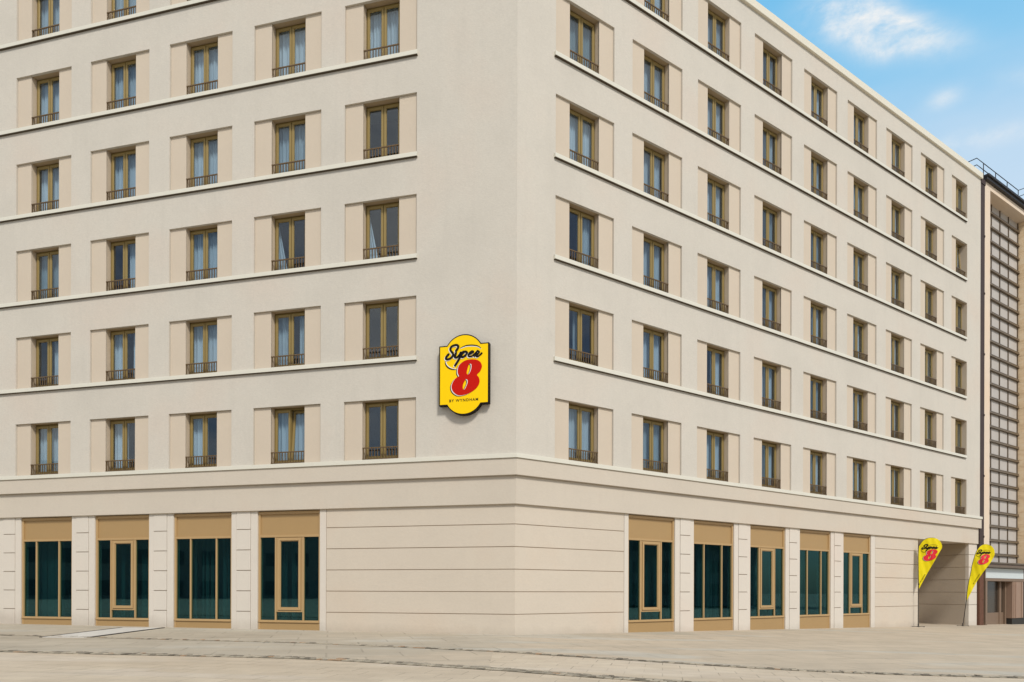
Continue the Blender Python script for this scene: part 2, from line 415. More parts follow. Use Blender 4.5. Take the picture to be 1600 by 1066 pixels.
# sill bands, each with a dark strip below that paints its shadow line
def sill_build(b):
    o=b.build('sill_band',M['sill'],hotel,.003)
def shade_strip(side,t0,t1,z):
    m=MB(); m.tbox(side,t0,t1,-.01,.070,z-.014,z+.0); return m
for r in range(NROW):
    z1=ZB1+S*r-.004
    if r==0:
        b=MB(); b.tbox('L',None,LEND,-.02,.08,z1-.128,z1); sill_build(b)
        b=MB(); b.tbox('R',None,REND+.15,-.02,.08,z1-.128,z1); sill_build(b)
    else:
        b=MB(); b.tbox('L',3.12,LEND,-.02,.08,z1-.128,z1); sill_build(b)
        b=MB(); b.tbox('R',1.37,28.88,-.02,.08,z1-.128,z1); sill_build(b)
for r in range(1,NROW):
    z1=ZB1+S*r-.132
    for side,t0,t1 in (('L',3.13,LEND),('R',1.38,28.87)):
        shade_strip(side,t0,t1,z1).build('sill_shadow_strip',M['darkbrown'],hotel)
b=MB()
for side,end in (('L',LEND),('R',REND+.13)):
    b.tbox(side,None,end,-.15,.04,4.72,5.222)
b.build('upper_belt',M['belt'],hotel,.01)
b=MB()
for side,end in (('L',LEND),('R',REND+.0)):
    b.tbox(side,None,end,-.40,-.06,3.88,4.717)
b.build('lower_belt',M['belt'],hotel,.01)

# windows ---------------------------------------------------------------
HW=OPW/2; WH=ZT1-ZB1
def ring(mb,x0,x1,z0,z1,w,y0,y1,wb=None,wt=None):
    wb=w if wb is None else wb; wt=w if wt is None else wt
    mb.box(x0,x0+w,y0,y1,z0,z1); mb.box(x1-w,x1,y0,y1,z0,z1)
    mb.box(x0+w,x1-w,y0,y1,z0,z0+wb); mb.box(x0+w,x1-w,y0,y1,z1-wt,z1)
f=MB(); ring(f,-HW+.001,HW-.001,.002,WH-.002,.06,.275,.36,.08,.07); f.box(-.018,.018,.28,.35,.08,WH-.07)
f.box(-HW+.003,HW-.003,.10,.275,.002,.03)
me_frame=f.mesh('window',M['frame'],.004)
def sash_mesh(s):
    m=MB(); x0,x1=(-HW+.05,-.012) if s<0 else (.012,HW-.05)
    ring(m,x0,x1,.07,WH-.06,.068,.25,.31,.085,.075)
    g=.008; ring(m,x0+.068,x1-.068,.07+.085,WH-.06-.075,.012,.262,.30)
    return m.mesh('sash',M['sash'],.004)
def pane_mesh(s):
    m=MB(); x0,x1=(-HW+.13,-.09) if s<0 else (.09,HW-.13)
    m.box(x0-.005,x1+.005,.276,.284,.165,WH-.145); return m.mesh('pane',M['glass'])
me_sash={s:sash_mesh(s) for s in (-1,1)}; me_pane={s:pane_mesh(s) for s in (-1,1)}
def rail_mesh():
    m=MB(); x0,x1=-HW+.012,HW-.012; y=.085; h=.39
    m.box(x0,x1,y-.016,y+.016,h-.017,h+.017); m.box(x0,x1,y-.014,y+.014,.03,.06)
    n=12
    for i in range(n+1):
        x=x0+.012+(x1-x0-.024)*i/n; m.box(x-.0115,x+.0115,y-.0115,y+.0115,0.0 if i in(0,n) else .05,h-.01)
    for x in (x0,x1): 
        for z in (.05,h): m.box(x-.012 if x>0 else x-.01,x+.01 if x>0 else x+.012,y-.02,y+.06,z-.02,z+.02)
    return m.mesh('railing',M['railing'])
me_rail=rail_mesh()
def panel_mesh(s):
    m=MB(); x0,x1=(-WREC/2+.004,-HW+.0) if s<0 else (HW-.0,WREC/2-.004)
    m.box(x0,x1,RD,RD+.06,.003,WH-.006); return m.mesh('side_panel',M['panel'],.003)
me_panel={s:panel_mesh(s) for s in (-1,1)}
def curtain_mesh(kind,seed):
    rnd=random.Random(seed); m=MB(); 
    spans={'full':[(-.62,.62)],'left':[(-.62,-.03)],'right':[(.02,.62)],'both':[(-.62,-.22),(.2,.62)],'tri':[(-.60,-.22)],'gap':[(-.62,-.1),(.05,.62)],'edge':[(-.16,.08)]}[kind]
    for a,b in spans:
        n=int((b-a)/.018); ph=rnd.uniform(0,6); prev=None
        for i in range(n+1):
            u=i/n; x=a+(b-a)*u
            y=.46+.028*math.sin(ph+x*52+1.6*math.sin(x*11+ph))+.012*math.sin(x*23+ph*2)
            cur=(x,y)
            if prev:
                if kind=='tri':
                    tx=lambda xx: a+(xx-a)*.08
                    m.face([(prev[0],prev[1],.02),(cur[0],cur[1],.02),(tx(cur[0]),cur[1],WH*.9),(tx(prev[0]),prev[1],WH*.9)])
                else: m.face([(prev[0],prev[1],.02),(cur[0],cur[1],.02),(cur[0]*.995,cur[1],WH+.05),(prev[0]*.995,prev[1],WH+.05)])
            prev=cur
    me=m.mesh('curtain',M['curtain'])
    return me
me_cur={}
for k in ('full','left','right','both','tri','gap','edge'): me_cur[k]=[curtain_mesh(k,hash(k)%97*0+i*13+len(k)) for i in range(4 if k=='full' else 2)]
# which curtain hangs where, from the photo: rows bottom to top, columns from the corner outwards
CL={1:['none','full','left','left','full'],2:['none','both','full','both','right'],3:['tri','tri','full','right','full'],
    4:['none','full','full','full','full'],5:['full']*5,6:['full']*5}
CR={1:['full','full','full','full','full','gap','full','full','full'],2:['edge','full','right','full','full','full','right','full','right'],
    3:['right','full','full','full','gap','full','full','full','full'],4:['full','full','full','full','full','full','full','right','full'],
    5:['full']*9,6:['full']*9}
for side in 'RL':
    for ci,(a,b) in enumerate(cols(side)):
        for row in range(1,NROW+1):
            tc=a+WREC/2
            w=link(bpy.data.objects.new('window',me_frame),hotel)
            w.location=W(side,tc,0,ZB1+S*(row-1)); w.rotation_euler=(0,0,ANG[side])
            last=(side=='R' and ci==8)
            tilt=None
            if side=='L' and ci==1 and row==1: tilt=1
            if side=='R' and ci==8 and row==5: tilt=1
            for s in (-1,1):
                sa=link(bpy.data.objects.new('sash',me_sash[s]),w); pa=link(bpy.data.objects.new('pane',me_pane[s]),w)
                if tilt==s:
                    # tilted inwards about its bottom edge
                    for o in (sa,pa):
                        piv=Vector((0,.29,.08)); o.matrix_local=Matrix.Translation(piv)@Matrix.Rotation(R_(-5),4,'X')@Matrix.Translation(-piv)
                if not (last and s==1): link(bpy.data.objects.new('side_panel',me_panel[s]),w)
            link(bpy.data.objects.new('railing',me_rail),w)
            cc=(CL if side=='L' else CR)[row]; k=cc[ci] if ci<len(cc) else 'full'
            if k!='none': link(bpy.data.objects.new('curtain',me_cur[k][(ci*3+row*5)%len(me_cur[k])]),w)

# ground floor -----------------------------------------------------------
GZ=[-.9,.61,1.28,1.95,2.62,3.29,3.885]
def courses(mb, side, t0, t1, dfront=-.14, dback=-.185, gap=.022, m0=0, m1=0):
    for z0,z1 in zip(GZ,GZ[1:]):
        mb.tbox(side,t0,t1,dback,dfront,z0+(gap/2 if z0>-.5 else 0),z1-(gap/2 if z1<3.8 else 0))
for a_ in (('L',None,6.235),('R',None,4.475),('R',20.20,24.15)):
    cw=MB(); courses(cw,*a_); cw.build('rusticated_wall',M['course'],hotel,.003)
for a_ in (('L',None,6.45),('R',None,4.68),('R',19.86,24.145)):
    gb=MB(); gb.tbox(*a_,-.45,-.162,-.9,3.884); gb.build('joint_backing',M['joint'],hotel)
for a_ in (('L',6.25,6.47),('R',4.49,4.68),('R',19.84,20.185)):
    mg=MB(); mg.tbox(*a_,-.45,-.138,-.9,3.883); mg.build('wall_margin',M['pier'],hotel,.003)
SHW=2.25
shopsL=[(6.47+MOD*i*.9985) for i in range(7)]; shopsR=[(4.68+3.2265*i) for i in range(5)]
def pier(side,t0,t1):
    m=MB(); w=t1-t0
    m.tbox(side,t0+.001,t0+.25,-.45,-.14,-.9,3.883)
    m.tbox(side,t1-.19,t1-.001,-.45,-.14,-.9,3.883)
    m.mi=1; m.tbox(side,t0+.25,t1-.19,-.44,-.165,-.9,3.882); m.mi=0
    courses(m,side,t0+.262,t1-.20,-.128,-.17)
    m.build('pier',[M['pier'],M['joint']],hotel,.003)
for i,t in enumerate(shopsL):
    pier('L',t+SHW,t+MOD)
for i,t in enumerate(shopsR[:-1]): pier('R',t+SHW,t+MOD-.0011)
def shop_frame(kind, kick):
    m=MB(); h=3.86; x0,x1=-SHW/2,SHW/2; w=.07
    m.box(x0,x0+w,.19,.30,-kick,h); m.box(x1-w,x1,.19,.30,-kick,h); m.box(x0+w,x1-w,.19,.30,h-.09,h)
    m.box(x0+w,x1-w,.19,.30,3.02,3.09)        # transom
    m.box(x0-.0+w,x1-w,.175,.30,.265,.335)    # sill
    m.box(x0+.005,x1-.005,.165,.19,.262,.30)
    for x in (-.5,.5): m.box(x-.025,x+.025,.195,.29,.335,3.02)
    if kind=='sash':
        ring(m,-.475,.475,.60,3.02,.05,.21,.29); ring(m,-.415,.415,.66,2.985,.075,.185,.27); ring(m,-.34,.34,.735,2.91,.022,.205,.27)
    return m.mesh('shop_window',M['shopframe'],.005)
def shop_pane(kind):
    m=MB(); x0,x1=-SHW/2+.06,SHW/2-.06
    m.box(x0,-.51,.245,.255,.33,3.025); m.box(.51,x1,.245,.255,.33,3.025)
    if kind=='sash': m.box(-.33,.33,.235,.243,.74,2.9); m.box(-.49,.49,.247,.255,.33,.61)
    else: m.box(-.49,.49,.245,.255,.33,3.025)
    return m.mesh('pane',M['shopglass'])
m=MB(); m.box(-SHW/2+.07,SHW/2-.07,.235,.28,3.09,3.77); me_sp=m.mesh('upper_panel',M['shoppanel'],.003)
def kick_mesh(k):
    m=MB(); m.box(-SHW/2+.07,SHW/2-.07,.205,.28,-k,.262); return m.mesh('kick_panel',M['shoppanel'],.003)
me_sf={k:shop_frame(k,.7) for k in ('sash','plain')}; me_spn={k:shop_pane(k) for k in ('sash','plain')}; me_kick=kick_mesh(.7)
def blind_mesh(seed):
    rnd=random.Random(seed); m=MB(); x=-1.1
    while x<1.1:
        w=rnd.uniform(.10,.22)
        if rnd.random()<.55:
            n=6; py=None
            for i in range(n+1):
                xx=x+w*i/n; y=.75+.05*math.sin(i*1.7+seed)
                if py: m.face([(py[0],py[1],.1),(xx,y,.1),(xx,y,3.3),(py[0],py[1],3.3)])
                py=(xx,y)
        x+=w
    return m.mesh('curtain',M['shopcurtain'])
me_bl=[blind_mesh(i) for i in range(4)]
for side,lst in (('L',shopsL),('R',shopsR)):
    for i,t in enumerate(lst):
        k='sash' if i%2==0 else 'plain'
        o=link(bpy.data.objects.new('shop_window',me_sf[k]),hotel); o.location=W(side,t+SHW/2,0,0); o.rotation_euler=(0,0,ANG[side])
        for nm,me in (('pane',me_spn[k]),('upper_panel',me_sp),('kick_panel',me_kick),('curtain',me_bl[(i+(side=='R'))%4])):
            link(bpy.data.objects.new(nm,me),o)
# shop room floor and ceiling
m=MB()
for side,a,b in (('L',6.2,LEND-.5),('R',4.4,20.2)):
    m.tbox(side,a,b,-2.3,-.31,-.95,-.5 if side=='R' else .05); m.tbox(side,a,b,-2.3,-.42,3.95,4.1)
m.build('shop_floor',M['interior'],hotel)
# passage on the right
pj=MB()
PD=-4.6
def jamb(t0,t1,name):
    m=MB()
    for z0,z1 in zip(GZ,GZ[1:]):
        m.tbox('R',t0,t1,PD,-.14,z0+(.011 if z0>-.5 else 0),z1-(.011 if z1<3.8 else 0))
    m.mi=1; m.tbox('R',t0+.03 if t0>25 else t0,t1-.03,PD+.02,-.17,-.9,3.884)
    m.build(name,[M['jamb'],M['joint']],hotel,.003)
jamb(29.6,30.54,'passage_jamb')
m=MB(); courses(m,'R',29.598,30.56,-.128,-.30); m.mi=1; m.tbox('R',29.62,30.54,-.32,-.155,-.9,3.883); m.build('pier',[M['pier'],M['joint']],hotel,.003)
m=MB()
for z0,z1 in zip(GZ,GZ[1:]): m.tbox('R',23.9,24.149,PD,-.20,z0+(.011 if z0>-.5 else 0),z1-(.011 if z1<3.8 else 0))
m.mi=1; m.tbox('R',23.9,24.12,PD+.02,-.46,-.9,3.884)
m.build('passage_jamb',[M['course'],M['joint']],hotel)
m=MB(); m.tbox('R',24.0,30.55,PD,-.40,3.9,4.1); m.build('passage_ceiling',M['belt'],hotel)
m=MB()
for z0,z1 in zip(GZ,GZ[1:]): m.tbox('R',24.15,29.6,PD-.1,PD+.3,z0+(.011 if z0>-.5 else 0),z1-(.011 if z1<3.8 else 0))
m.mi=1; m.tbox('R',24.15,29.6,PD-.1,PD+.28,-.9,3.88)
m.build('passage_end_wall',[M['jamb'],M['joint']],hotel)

# ------------------------------------------------------------------ sign
SC=W('L',1.56,0,7.72)
sign=tag(empty('wall_sign',SC,ANG['L']),'yellow and black sign with a red 8, on the wall beside the corner','sign')
def arcpts(cx,cz,r,a0,a1,n=28): return [(cx+r*math.cos(a0+(a1-a0)*i/n),cz+r*math.sin(a0+(a1-a0)*i/n)) for i in range(n+1)]
def sign_outline(inset=0):
    hw=.777-inset; sh=.893-inset; ch=.525-inset*.4; sag=1.195-inset-sh
    # arc through (-ch,sh) .. (0,sh+sag) .. (ch,sh)
    r=(ch*ch+sag*sag)/(2*sag); cz=sh+sag-r; an=math.asin(ch/r)
    if cz>sh: an=math.pi-an
    top=arcpts(0,cz,r,math.pi/2-an,math.pi/2+an)     # right to left
    bot=[(-x,-z) for x,z in top]
    return [(hw,-sh),(hw,sh)]+top+[(-hw,sh),(-hw,-sh)]+bot
def part(name,me,mat,parent,loc=(0,0,0)):
    me.materials.clear(); me.materials.append(mat); me.name=name
    for p in me.polygons: p.material_index=0
    o=link(bpy.data.objects.new(name,me),parent); o.location=loc; return o
part('casing',prism(sign_outline(),[],-.20,-.04),M['black'],sign)
part('face_panel',prism(sign_outline(.033),[],-.206,-.19),M['yellow'],sign)
m=MB()
for x in (-.5,.5):
    for z in (-.6,.6): m.box(x-.05,x+.05,-.05,.01,z-.05,z+.05)
m.build('bracket',M['darkmetal'],sign)
def ribbon(pts, w, y0, y1, off=(0,0), taper=False, n=5):
    """brush stroke of width w along pts, round ends"""
    p=[Vector((x+off[0],z+off[1])) for x,z in smooth_poly(pts,n,False)]; L=[];Rr=[]
    N=len(p)
    for i in range(N):
        d=(p[min(N-1,i+1)]-p[max(0,i-1)]).normalized(); nn=Vector((-d.y,d.x))
        ww=w/2*(1 if not taper else max(.12,math.sin(math.pi*min(1,max(0,(i+.5)/N)))**.6))
        L.append(p[i]+nn*ww); Rr.append(p[i]-nn*ww)
    m=MB()
    def V(q,y): return (q.x,y,q.y)
    for i in range(N-1):
        a,b,c,d=L[i],L[i+1],Rr[i+1],Rr[i]
        m.face([V(a,y0),V(b,y0),V(c,y0),V(d,y0)]); m.face([V(a,y0),V(b,y0),V(b,y1),V(a,y1)]); m.face([V(d,y0),V(c,y0),V(c,y1),V(d,y1)])
    if not taper:
        for q in (p[0],p[-1]):
            ring_=[(q.x+w/2*math.cos(k*math.pi/5),q.y+w/2*math.sin(k*math.pi/5)) for k in range(10)]
            m.face([(x,y0-.0003,z) for x,z in ring_])
            for k in range(10):
                (xa,za),(xb,zb)=ring_[k],ring_[(k+1)%10]; m.face([(xa,y0,za),(xb,y0,zb),(xb,y1,zb),(xa,y1,za)])
    return m
ST={'S':[(-.478,.630),(-0.508,0.6),(-0.547,0.55),(-0.553,0.502),(-0.507,0.480),(-0.428,0.500),(-0.36,0.551),(-0.327,0.608),(-0.35,0.663),(-0.395,0.72),(-0.418,0.776),(-0.401,0.828),(-0.35,0.867),(-0.271,0.887),(-0.204,0.881),(-0.17,0.841),(-0.192,0.779),(-0.242,0.713)],
'u':[(-0.242,0.654),(-0.259,0.602),(-0.281,0.55),(-0.259,0.517),(-0.214,0.518),(-0.158,0.557),(-0.102,0.622),(-0.079,0.652)],
'u2':[(-0.096,0.648),(-0.124,0.592),(-0.141,0.545),(-0.112,0.527),(-0.068,0.539)],
'p':[(-0.012,0.673),(-0.057,0.597),(-0.112,0.516),(-0.191,0.394),(-0.269,0.282)],
'p2':[(-0.034,0.627),(0.022,0.665),(0.067,0.667),(0.1,0.638),(0.078,0.586),(0.033,0.542),(-0.023,0.514),(-0.068,0.523)],
'e':[(0.156,0.569),(0.223,0.596),(0.29,0.633),(0.29,0.66),(0.245,0.664),(0.19,0.631),(0.151,0.581),(0.145,0.538),(0.179,0.514),(0.246,0.515),(0.312,0.557),(0.368,0.606),(0.434,0.664)],
'r':[(0.423,0.665),(0.379,0.584),(0.329,0.508)],
'r2':[(0.434,0.664),(0.479,0.629),(0.446,0.589),(0.401,0.539),(0.39,0.503),(0.435,0.494),(0.501,0.537),(0.556,0.586)]}
SWT=[(-0.113,0.788),(-0.035,0.819),(0.066,0.848),(0.189,0.852),(0.3,0.842),(0.4,0.821),(0.478,0.783),(0.534,0.731)]
SWB=[(-0.575,0.423),(-0.578,0.38),(-0.552,0.314),(-0.507,0.257),(-0.45,0.215),(-0.382,0.185),(-0.303,0.167),(-0.235,0.159)]
E8=[(0.561,0.22),(0.554,0.159),(0.502,0.05),(0.411,-0.035),(0.466,-0.117),(0.491,-0.218),(0.467,-0.329),(0.385,-0.437),(0.252,-0.528),(0.104,-0.589),(-0.046,-0.615),(-0.18,-0.602),(-0.286,-0.535),(-0.354,-0.445),(-0.377,-0.329),(-0.347,-0.231),(-0.287,-0.135),(-0.212,-0.076),(-0.145,-0.038),(-0.182,0.043),(-0.186,0.143),(-0.168,0.226),(-0.123,0.303),(-0.033,0.371),(0.078,0.416),(0.212,0.429),(0.346,0.416),(0.457,0.376),(0.529,0.307)]
I8A=[(0.131,0.205),(0.102,0.108),(0.094,0.023),(0.132,-0.015),(0.184,0.031),(0.228,0.127),(0.243,0.225),(0.235,0.287),(0.191,0.301),(0.15,0.265)]
I8B=[(0.073,-0.146),(0.028,-0.2),(-0.017,-0.282),(-0.031,-0.381),(-0.001,-0.454),(0.044,-0.428),(0.095,-0.332),(0.125,-0.249),(0.117,-0.168)]
def add_mb(dst, src):
    n=len(dst.v); dst.v+=src.v; dst.f+=[tuple(i+n for i in f) for f in src.f]; dst.m+=[dst.mi]*len(src.f)
def sh(pl,dx,dz): return [(x+dx,z+dz) for x,z in pl]
YF=-.206
e8=smooth_poly(E8,4); ia=smooth_poly(I8A,4); ib=smooth_poly(I8B,4)
part('numeral_shadow',prism(sh(e8,-.052,-.030),[sh(ia,-.052,-.022),sh(ib,-.052,-.022)],YF-.0035,YF+.002),M['black'],sign)
part('numeral_outline',prism(sh(e8,-.026,-.014),[sh(ia,-.026,-.012),sh(ib,-.026,-.012)],YF-.007,YF+.002),M['white'],sign)
part('numeral',prism(e8,[ia,ib],YF-.011,YF+.002),M['red'],sign)
wl=MB(); bl=MB()
for k,pl in ST.items():
    wd=.052 if k[0] in 'er' else .068
    add_mb(wl,ribbon(pl,wd,YF-.012,YF+.001,(-.022,-.018)))
    add_mb(bl,ribbon(pl,wd,YF-.016,YF+.001))
add_mb(wl,ribbon(SWT,.036,YF-.004,YF+.001,(.004,-.022),True)); add_mb(bl,ribbon(SWT,.036,YF-.007,YF+.001,(0,0),True))
add_mb(wl,ribbon(SWB,.034,YF-.004,YF+.001,(.020,.016),True)); add_mb(bl,ribbon(SWB,.038,YF-.007,YF+.001,(0,0),True))
wl.build('lettering_outline',M['white'],sign); bl.build('lettering',M['black'],sign)
tm=text_mesh('BY WYNDHAM',.115,1.25,.0015,.002); part('small_lettering',tm,M['black'],sign,(0,YF-.003,-.798))

# ------------------------------------------------------------------ flags
FA=R_(-25)
OUT2=[(.147,1.312),(.183,1.809),(.237,2.241),(.327,2.673),(.417,3.233),(.544,3.748),(.689,4.046),(.851,4.18),(1.032,4.201),(1.212,4.12),(1.338,3.946),(1.374,3.732),(1.321,3.52),(1.142,3.181),(.891,2.798),(.602,2.284),(.384,1.81)]
OUT1=[(.012,1.845),(-.006,2.3),(-.008,2.9),(-.006,3.45),(.004,3.773),(.066,3.98),(.21,4.175),(.38,4.269),(.554,4.288),(.728,4.25),(.862,4.155),(.951,4.009),(.977,3.808),(.854,3.553),(.607,3.041),(.359,2.554),(.12,2.05)]
def densify(me, L=.07):
    bm=bmesh.new(); bm.from_mesh(me)
    bmesh.ops.triangulate(bm,faces=bm.faces[:])
    for _ in range(7):
        es=[e for e in bm.edges if e.calc_length()>L]
        if not es: break
        bmesh.ops.subdivide_edges(bm,edges=es,cuts=1); bmesh.ops.triangulate(bm,faces=[q for q in bm.faces if len(q.verts)>3])
    bm.to_mesh(me); bm.free(); me.update()
def flag(P, outline, pole, logo, label, small):
    f=tag(empty('feather_flag',P,FA),label,'flag',None)
    ol=smooth_poly(outline,4)
    # cloth: slightly billowed sheet with thickness
    me=prism(ol,[],-.006,.006); densify(me)
    def bil(x,z): return .030*math.sin(x*5+z*2.1)+.016*math.sin(z*6-x*11)+.007*math.sin(x*23+z*5)
    for v in me.vertices: v.co.y+=bil(v.co.x,v.co.z)
    part('cloth',me,M['flagyellow'],f)
    pm=MB(); pp=smooth_poly(pole,5,False); N=len(pp)
    pm.tube([(x,bil(x,z)+.0,z) for x,z in pp],[.020-.013*i/(N-1) for i in range(N)],8); pm.build('pole',M['pole'],f)
    bs=MB(); bs.box(-.26,.26,-.02,.02,.01,.03); bs.box(-.022,.022,-.34,.34,.012,.034); bs.tube([(0,0,.0),(0,0,.16)],.03,10)
    bs.box(-.27,-.22,-.04,.04,.0,.035); bs.box(.22,.27,-.04,.04,.0,.035); bs.build('base',M['pole'],f)
    cx,cz,kx,kz,shx=logo
    def T(pl,dx=0,dz=0): return [((x+dx)*kx+(z+dz)*shx+cx,(z+dz)*kz+cz) for x,z in pl]
    def place(me): 
        if len(me.polygons)<4000 and me.name!='lettering': densify(me,.09)
        for v in me.vertices: v.co.y+=bil(v.co.x,v.co.z)
    y0=-.010
    me=prism(T(e8,-.05,-.03),[T(ia,-.05,-.02),T(ib,-.05,-.02)],y0-.004,y0+.004); place(me); part('numeral_shadow',me,M['black'],f)
    me=prism(T(e8,-.022,-.012),[T(ia,-.022,-.01),T(ib,-.022,-.01)],y0-.008,y0+.004); place(me); part('numeral_outline',me,M['white'],f)
    me=prism(T(e8),[T(ia),T(ib)],y0-.012,y0+.004); place(me); part('numeral',me,M['flagred'],f)
    b=MB()
    for k,pl in ST.items(): add_mb(b,ribbon(T(pl),(.066 if k[0] in 'er' else .082)*(kx+kz)/2,y0-.012,y0+.001))
    add_mb(b,ribbon(T(SWT),.018*kx,y0-.008,y0+.001,(0,0),True)); add_mb(b,ribbon(T(SWB),.022*kx,y0-.008,y0+.001,(0,0),True))
    o=b.build('lettering',M['black'],f); place(o.data)
    tm=text_mesh('BY WYNDHAM',.075,1.2,.0,.001); sx_,sz_,sa=small
    tm.transform(Matrix.Translation((sx_,y0-.006,sz_))@Matrix.Rotation(-sa,4,'Y')); place(tm); part('small_lettering',tm,M['black'],f)
    return f
P2=W('R',28.032,.25,0); P2.z=gz(P2.x)
flag(P2,OUT2,[(0,0),(.075,.65),(.147,1.312),(.183,1.809),(.237,2.241),(.327,2.673),(.417,3.233),(.544,3.748),(.689,4.046),(.851,4.18),(1.032,4.201),(1.212,4.12)],
     (.865,3.475,.53,.50,.05),'yellow teardrop flag leaning on a bare black pole beside the downpipe',(.615,2.42,R_(62)))
P1=W('R',23.655,.12,0); P1.z=gz(P1.x)
flag(P1,OUT1,[(0,0),(-.004,.9),(.006,1.86),(-.008,2.9),(.002,3.773),(.066,3.98),(.21,4.175),(.38,4.269),(.554,4.288),(.728,4.25)],
     (.445,3.50,.60,.52,.05),'yellow teardrop flag with upright left edge, at the left of the entrance recess',(.17,2.27,R_(62)))

# ------------------------------------------------------------------ casing between the buildings
pipe=tag(empty('downpipe',W('R',30.85,-.05,0),ANG['R']),'tall dark brown pipe casing between the hotel and the stone building','downpipe')
m=MB()
m.box(-.262,.235,-.055,.25,2.3,23.55)
m.build('upper_shaft',M['pipe'],pipe,.01)
for z in (4.3,7.6,10.9,14.2,17.5,20.6):
    m=MB(); m.box(.12,.25,-.08,.26,z-.05,z+.05); m.build('collar',M['pipe'],pipe,.005)
m=MB(); m.box(-.27,.25,-.09,.26,23.35,23.62); m.build('top_cap',M['pipe'],pipe,.005)
m=MB(); m.box(-.255,.228,-.05,.25,-.9,2.3); m.box(-.26,.235,-.062,.25,.9,.96); o=m.build('lower_shaft',M['rust'],pipe,.008); o['label']='rusty brown lower section of the casing'

# ------------------------------------------------------------------ neighbour
nb=tag(empty('stone_building'),'tall travertine building with a gridded glass bay, at the right edge beyond the hotel','building')
NE=52.0; OL,OR=31.76,37.1; ZO=23.32; DG=-.57
m=MB()
m.tbox('R',31.10,OL,-.9,.0,2.95,23.64)
b0=m.build('left_frame',M['palestone'],nb,.005); 
m=MB(); m.tbox('R',OL,OR,-.9,.0,ZO,23.64); m.build('head_frame',M['palestone'],nb,.005)
m=MB(); 
z=2.95; k=0
while z<23.6:
    z1=min(z+1.55,23.64); m.tbox('R',OR,OR+3.4,-.9,-.0,z+.006,z1-.002); m.tbox('R',OR+3.412,NE,-.9,-.0,z+.006,z1-.002); z=z1; k+=1
m.build('wall',M['travertine'],nb,.004)
m=MB(); m.tbox('R',31.05,NE,-14,-.9,-1,23.7); m.build('rear_wall',M['travertine'],nb)
m=MB(); m.tbox('R',31.02,NE,-14,.16,23.642,23.86); m.tbox('R',31.0,NE,-.3,.24,23.80,23.93); m.build('roof_edge',M['darkmetal'],nb,.01)
# glazing grid
m=MB(); m.tbox('R',OL,OR,-.66,DG-.05,2.95,ZO); m.build('glazing',M['gridglass'],nb)
V_=[31.12,32.27,33.42,34.56,35.73,37.04]
for t in V_:
    if t<OL: continue
    m=MB(); m.tbox('R',t-.03,t+.03,DG-.05,DG+.0,2.95,ZO); m.build('mullion',M['gridbar'],nb)
Zs=[]; z=22.80
while z>3.2: Zs.append(z); z-=.806
for z in Zs:
    m=MB(); m.tbox('R',OL,OR-.0,DG-.05,DG+.05,z-.035,z+.055); m.mi=1; m.tbox('R',OL,OR,DG-.049,DG+.075,z-.070,z-.04); m.mi=0; m.tbox('R',OL,OR,DG-.048,DG+.04,z-.095,z-.072)
    m.build('glazing_bar',[M['gridbar'],M['gridbarlight']],nb)
# travertine joints are real gaps; canopy and shop front
m=MB(); m.tbox('R',31.25,NE,-.8,.10,2.86,2.948); m.mi=1; m.tbox('R',31.25,NE,-.8,.02,2.72,2.86); m.mi=0; m.tbox('R',31.25,NE,-.8,.16,2.64,2.72)
m.build('canopy',[M['gridbar'],M['brownmetal']],nb,.006)
m=MB(); m.tbox('R',31.6,36.64,-.30,-.10,2.06,2.62); m.build('signboard',M['signboard'],nb,.006)
m=MB(); m.tbox('R',31.5,NE,-.5,-.08,1.90,2.05); m.tbox('R',36.66,NE,-.3,-.085,2.06,2.63); m.tbox('R',31.5,31.72,-.55,-.07,-.9,1.9)
m.tbox('R',31.5,31.6,-.3,-.1,2.05,2.64)
m.build('shop_frame',M['brownmetal'],nb,.006)
m=MB(); m.tbox('R',31.72,35.05,-.62,-.56,.1,1.9); m.build('shop_glass',simple('dark_shop_glass',(.03,.025,.02),.12,0,.2,2),nb)
m=MB(); m.tbox('R',31.72,35.05,-.62,-.50,-.9,.12); m.tbox('R',34.3,34.55,-.62,-.46,-.9,1.9); m.tbox('R',34.9,35.06,-.62,-.40,-.9,1.9); m.build('shop_base',M['brownmetal'],nb,.006)
m=MB(); m.tbox('R',35.1,36.6,-.6,-.10,-.22,1.9)
for t in (35.25,35.5,36.3): m.tbox('R',t,t+.03,-.1,-.07,-.2,1.9)
m.build('pillar',M['pillar'],nb,.008)
m=MB(); m.tbox('R',35.12,NE,-.6,-.14,-.9,-.22); m.tbox('R',36.62,NE,-.6,-.16,-.22,1.9); m.build('plinth',M['gasket'],nb)
# roof railing
m=MB()
ZR=24.0
post=[(30.90,0),(32.42,0),(33.93,0),(35.44,0)]
for h in (24.16,24.52):
    m.tube([W('R',30.55,-1.3,h),W('R',30.5,-.05,h),W('R',30.92,0,h)] and [W('R',30.1,-1.35,h),W('R',30.1,-.0,h),W('R',30.92,.0,h),W('R',35.45,.0,h),W('R',35.5,.5,h),W('R',39.5,.5,h)],.022,6)
for t,d in post+[(37.0,.5),(38.5,.5)]: m.tube([W('R',t,d,23.7),W('R',t,d,24.53)],.022,6)
m.tube([W('R',30.1,-1.35,23.4),W('R',30.1,-1.35,24.53)],.022,6)
m.build('roof_railing',M['darkmetal'],nb)

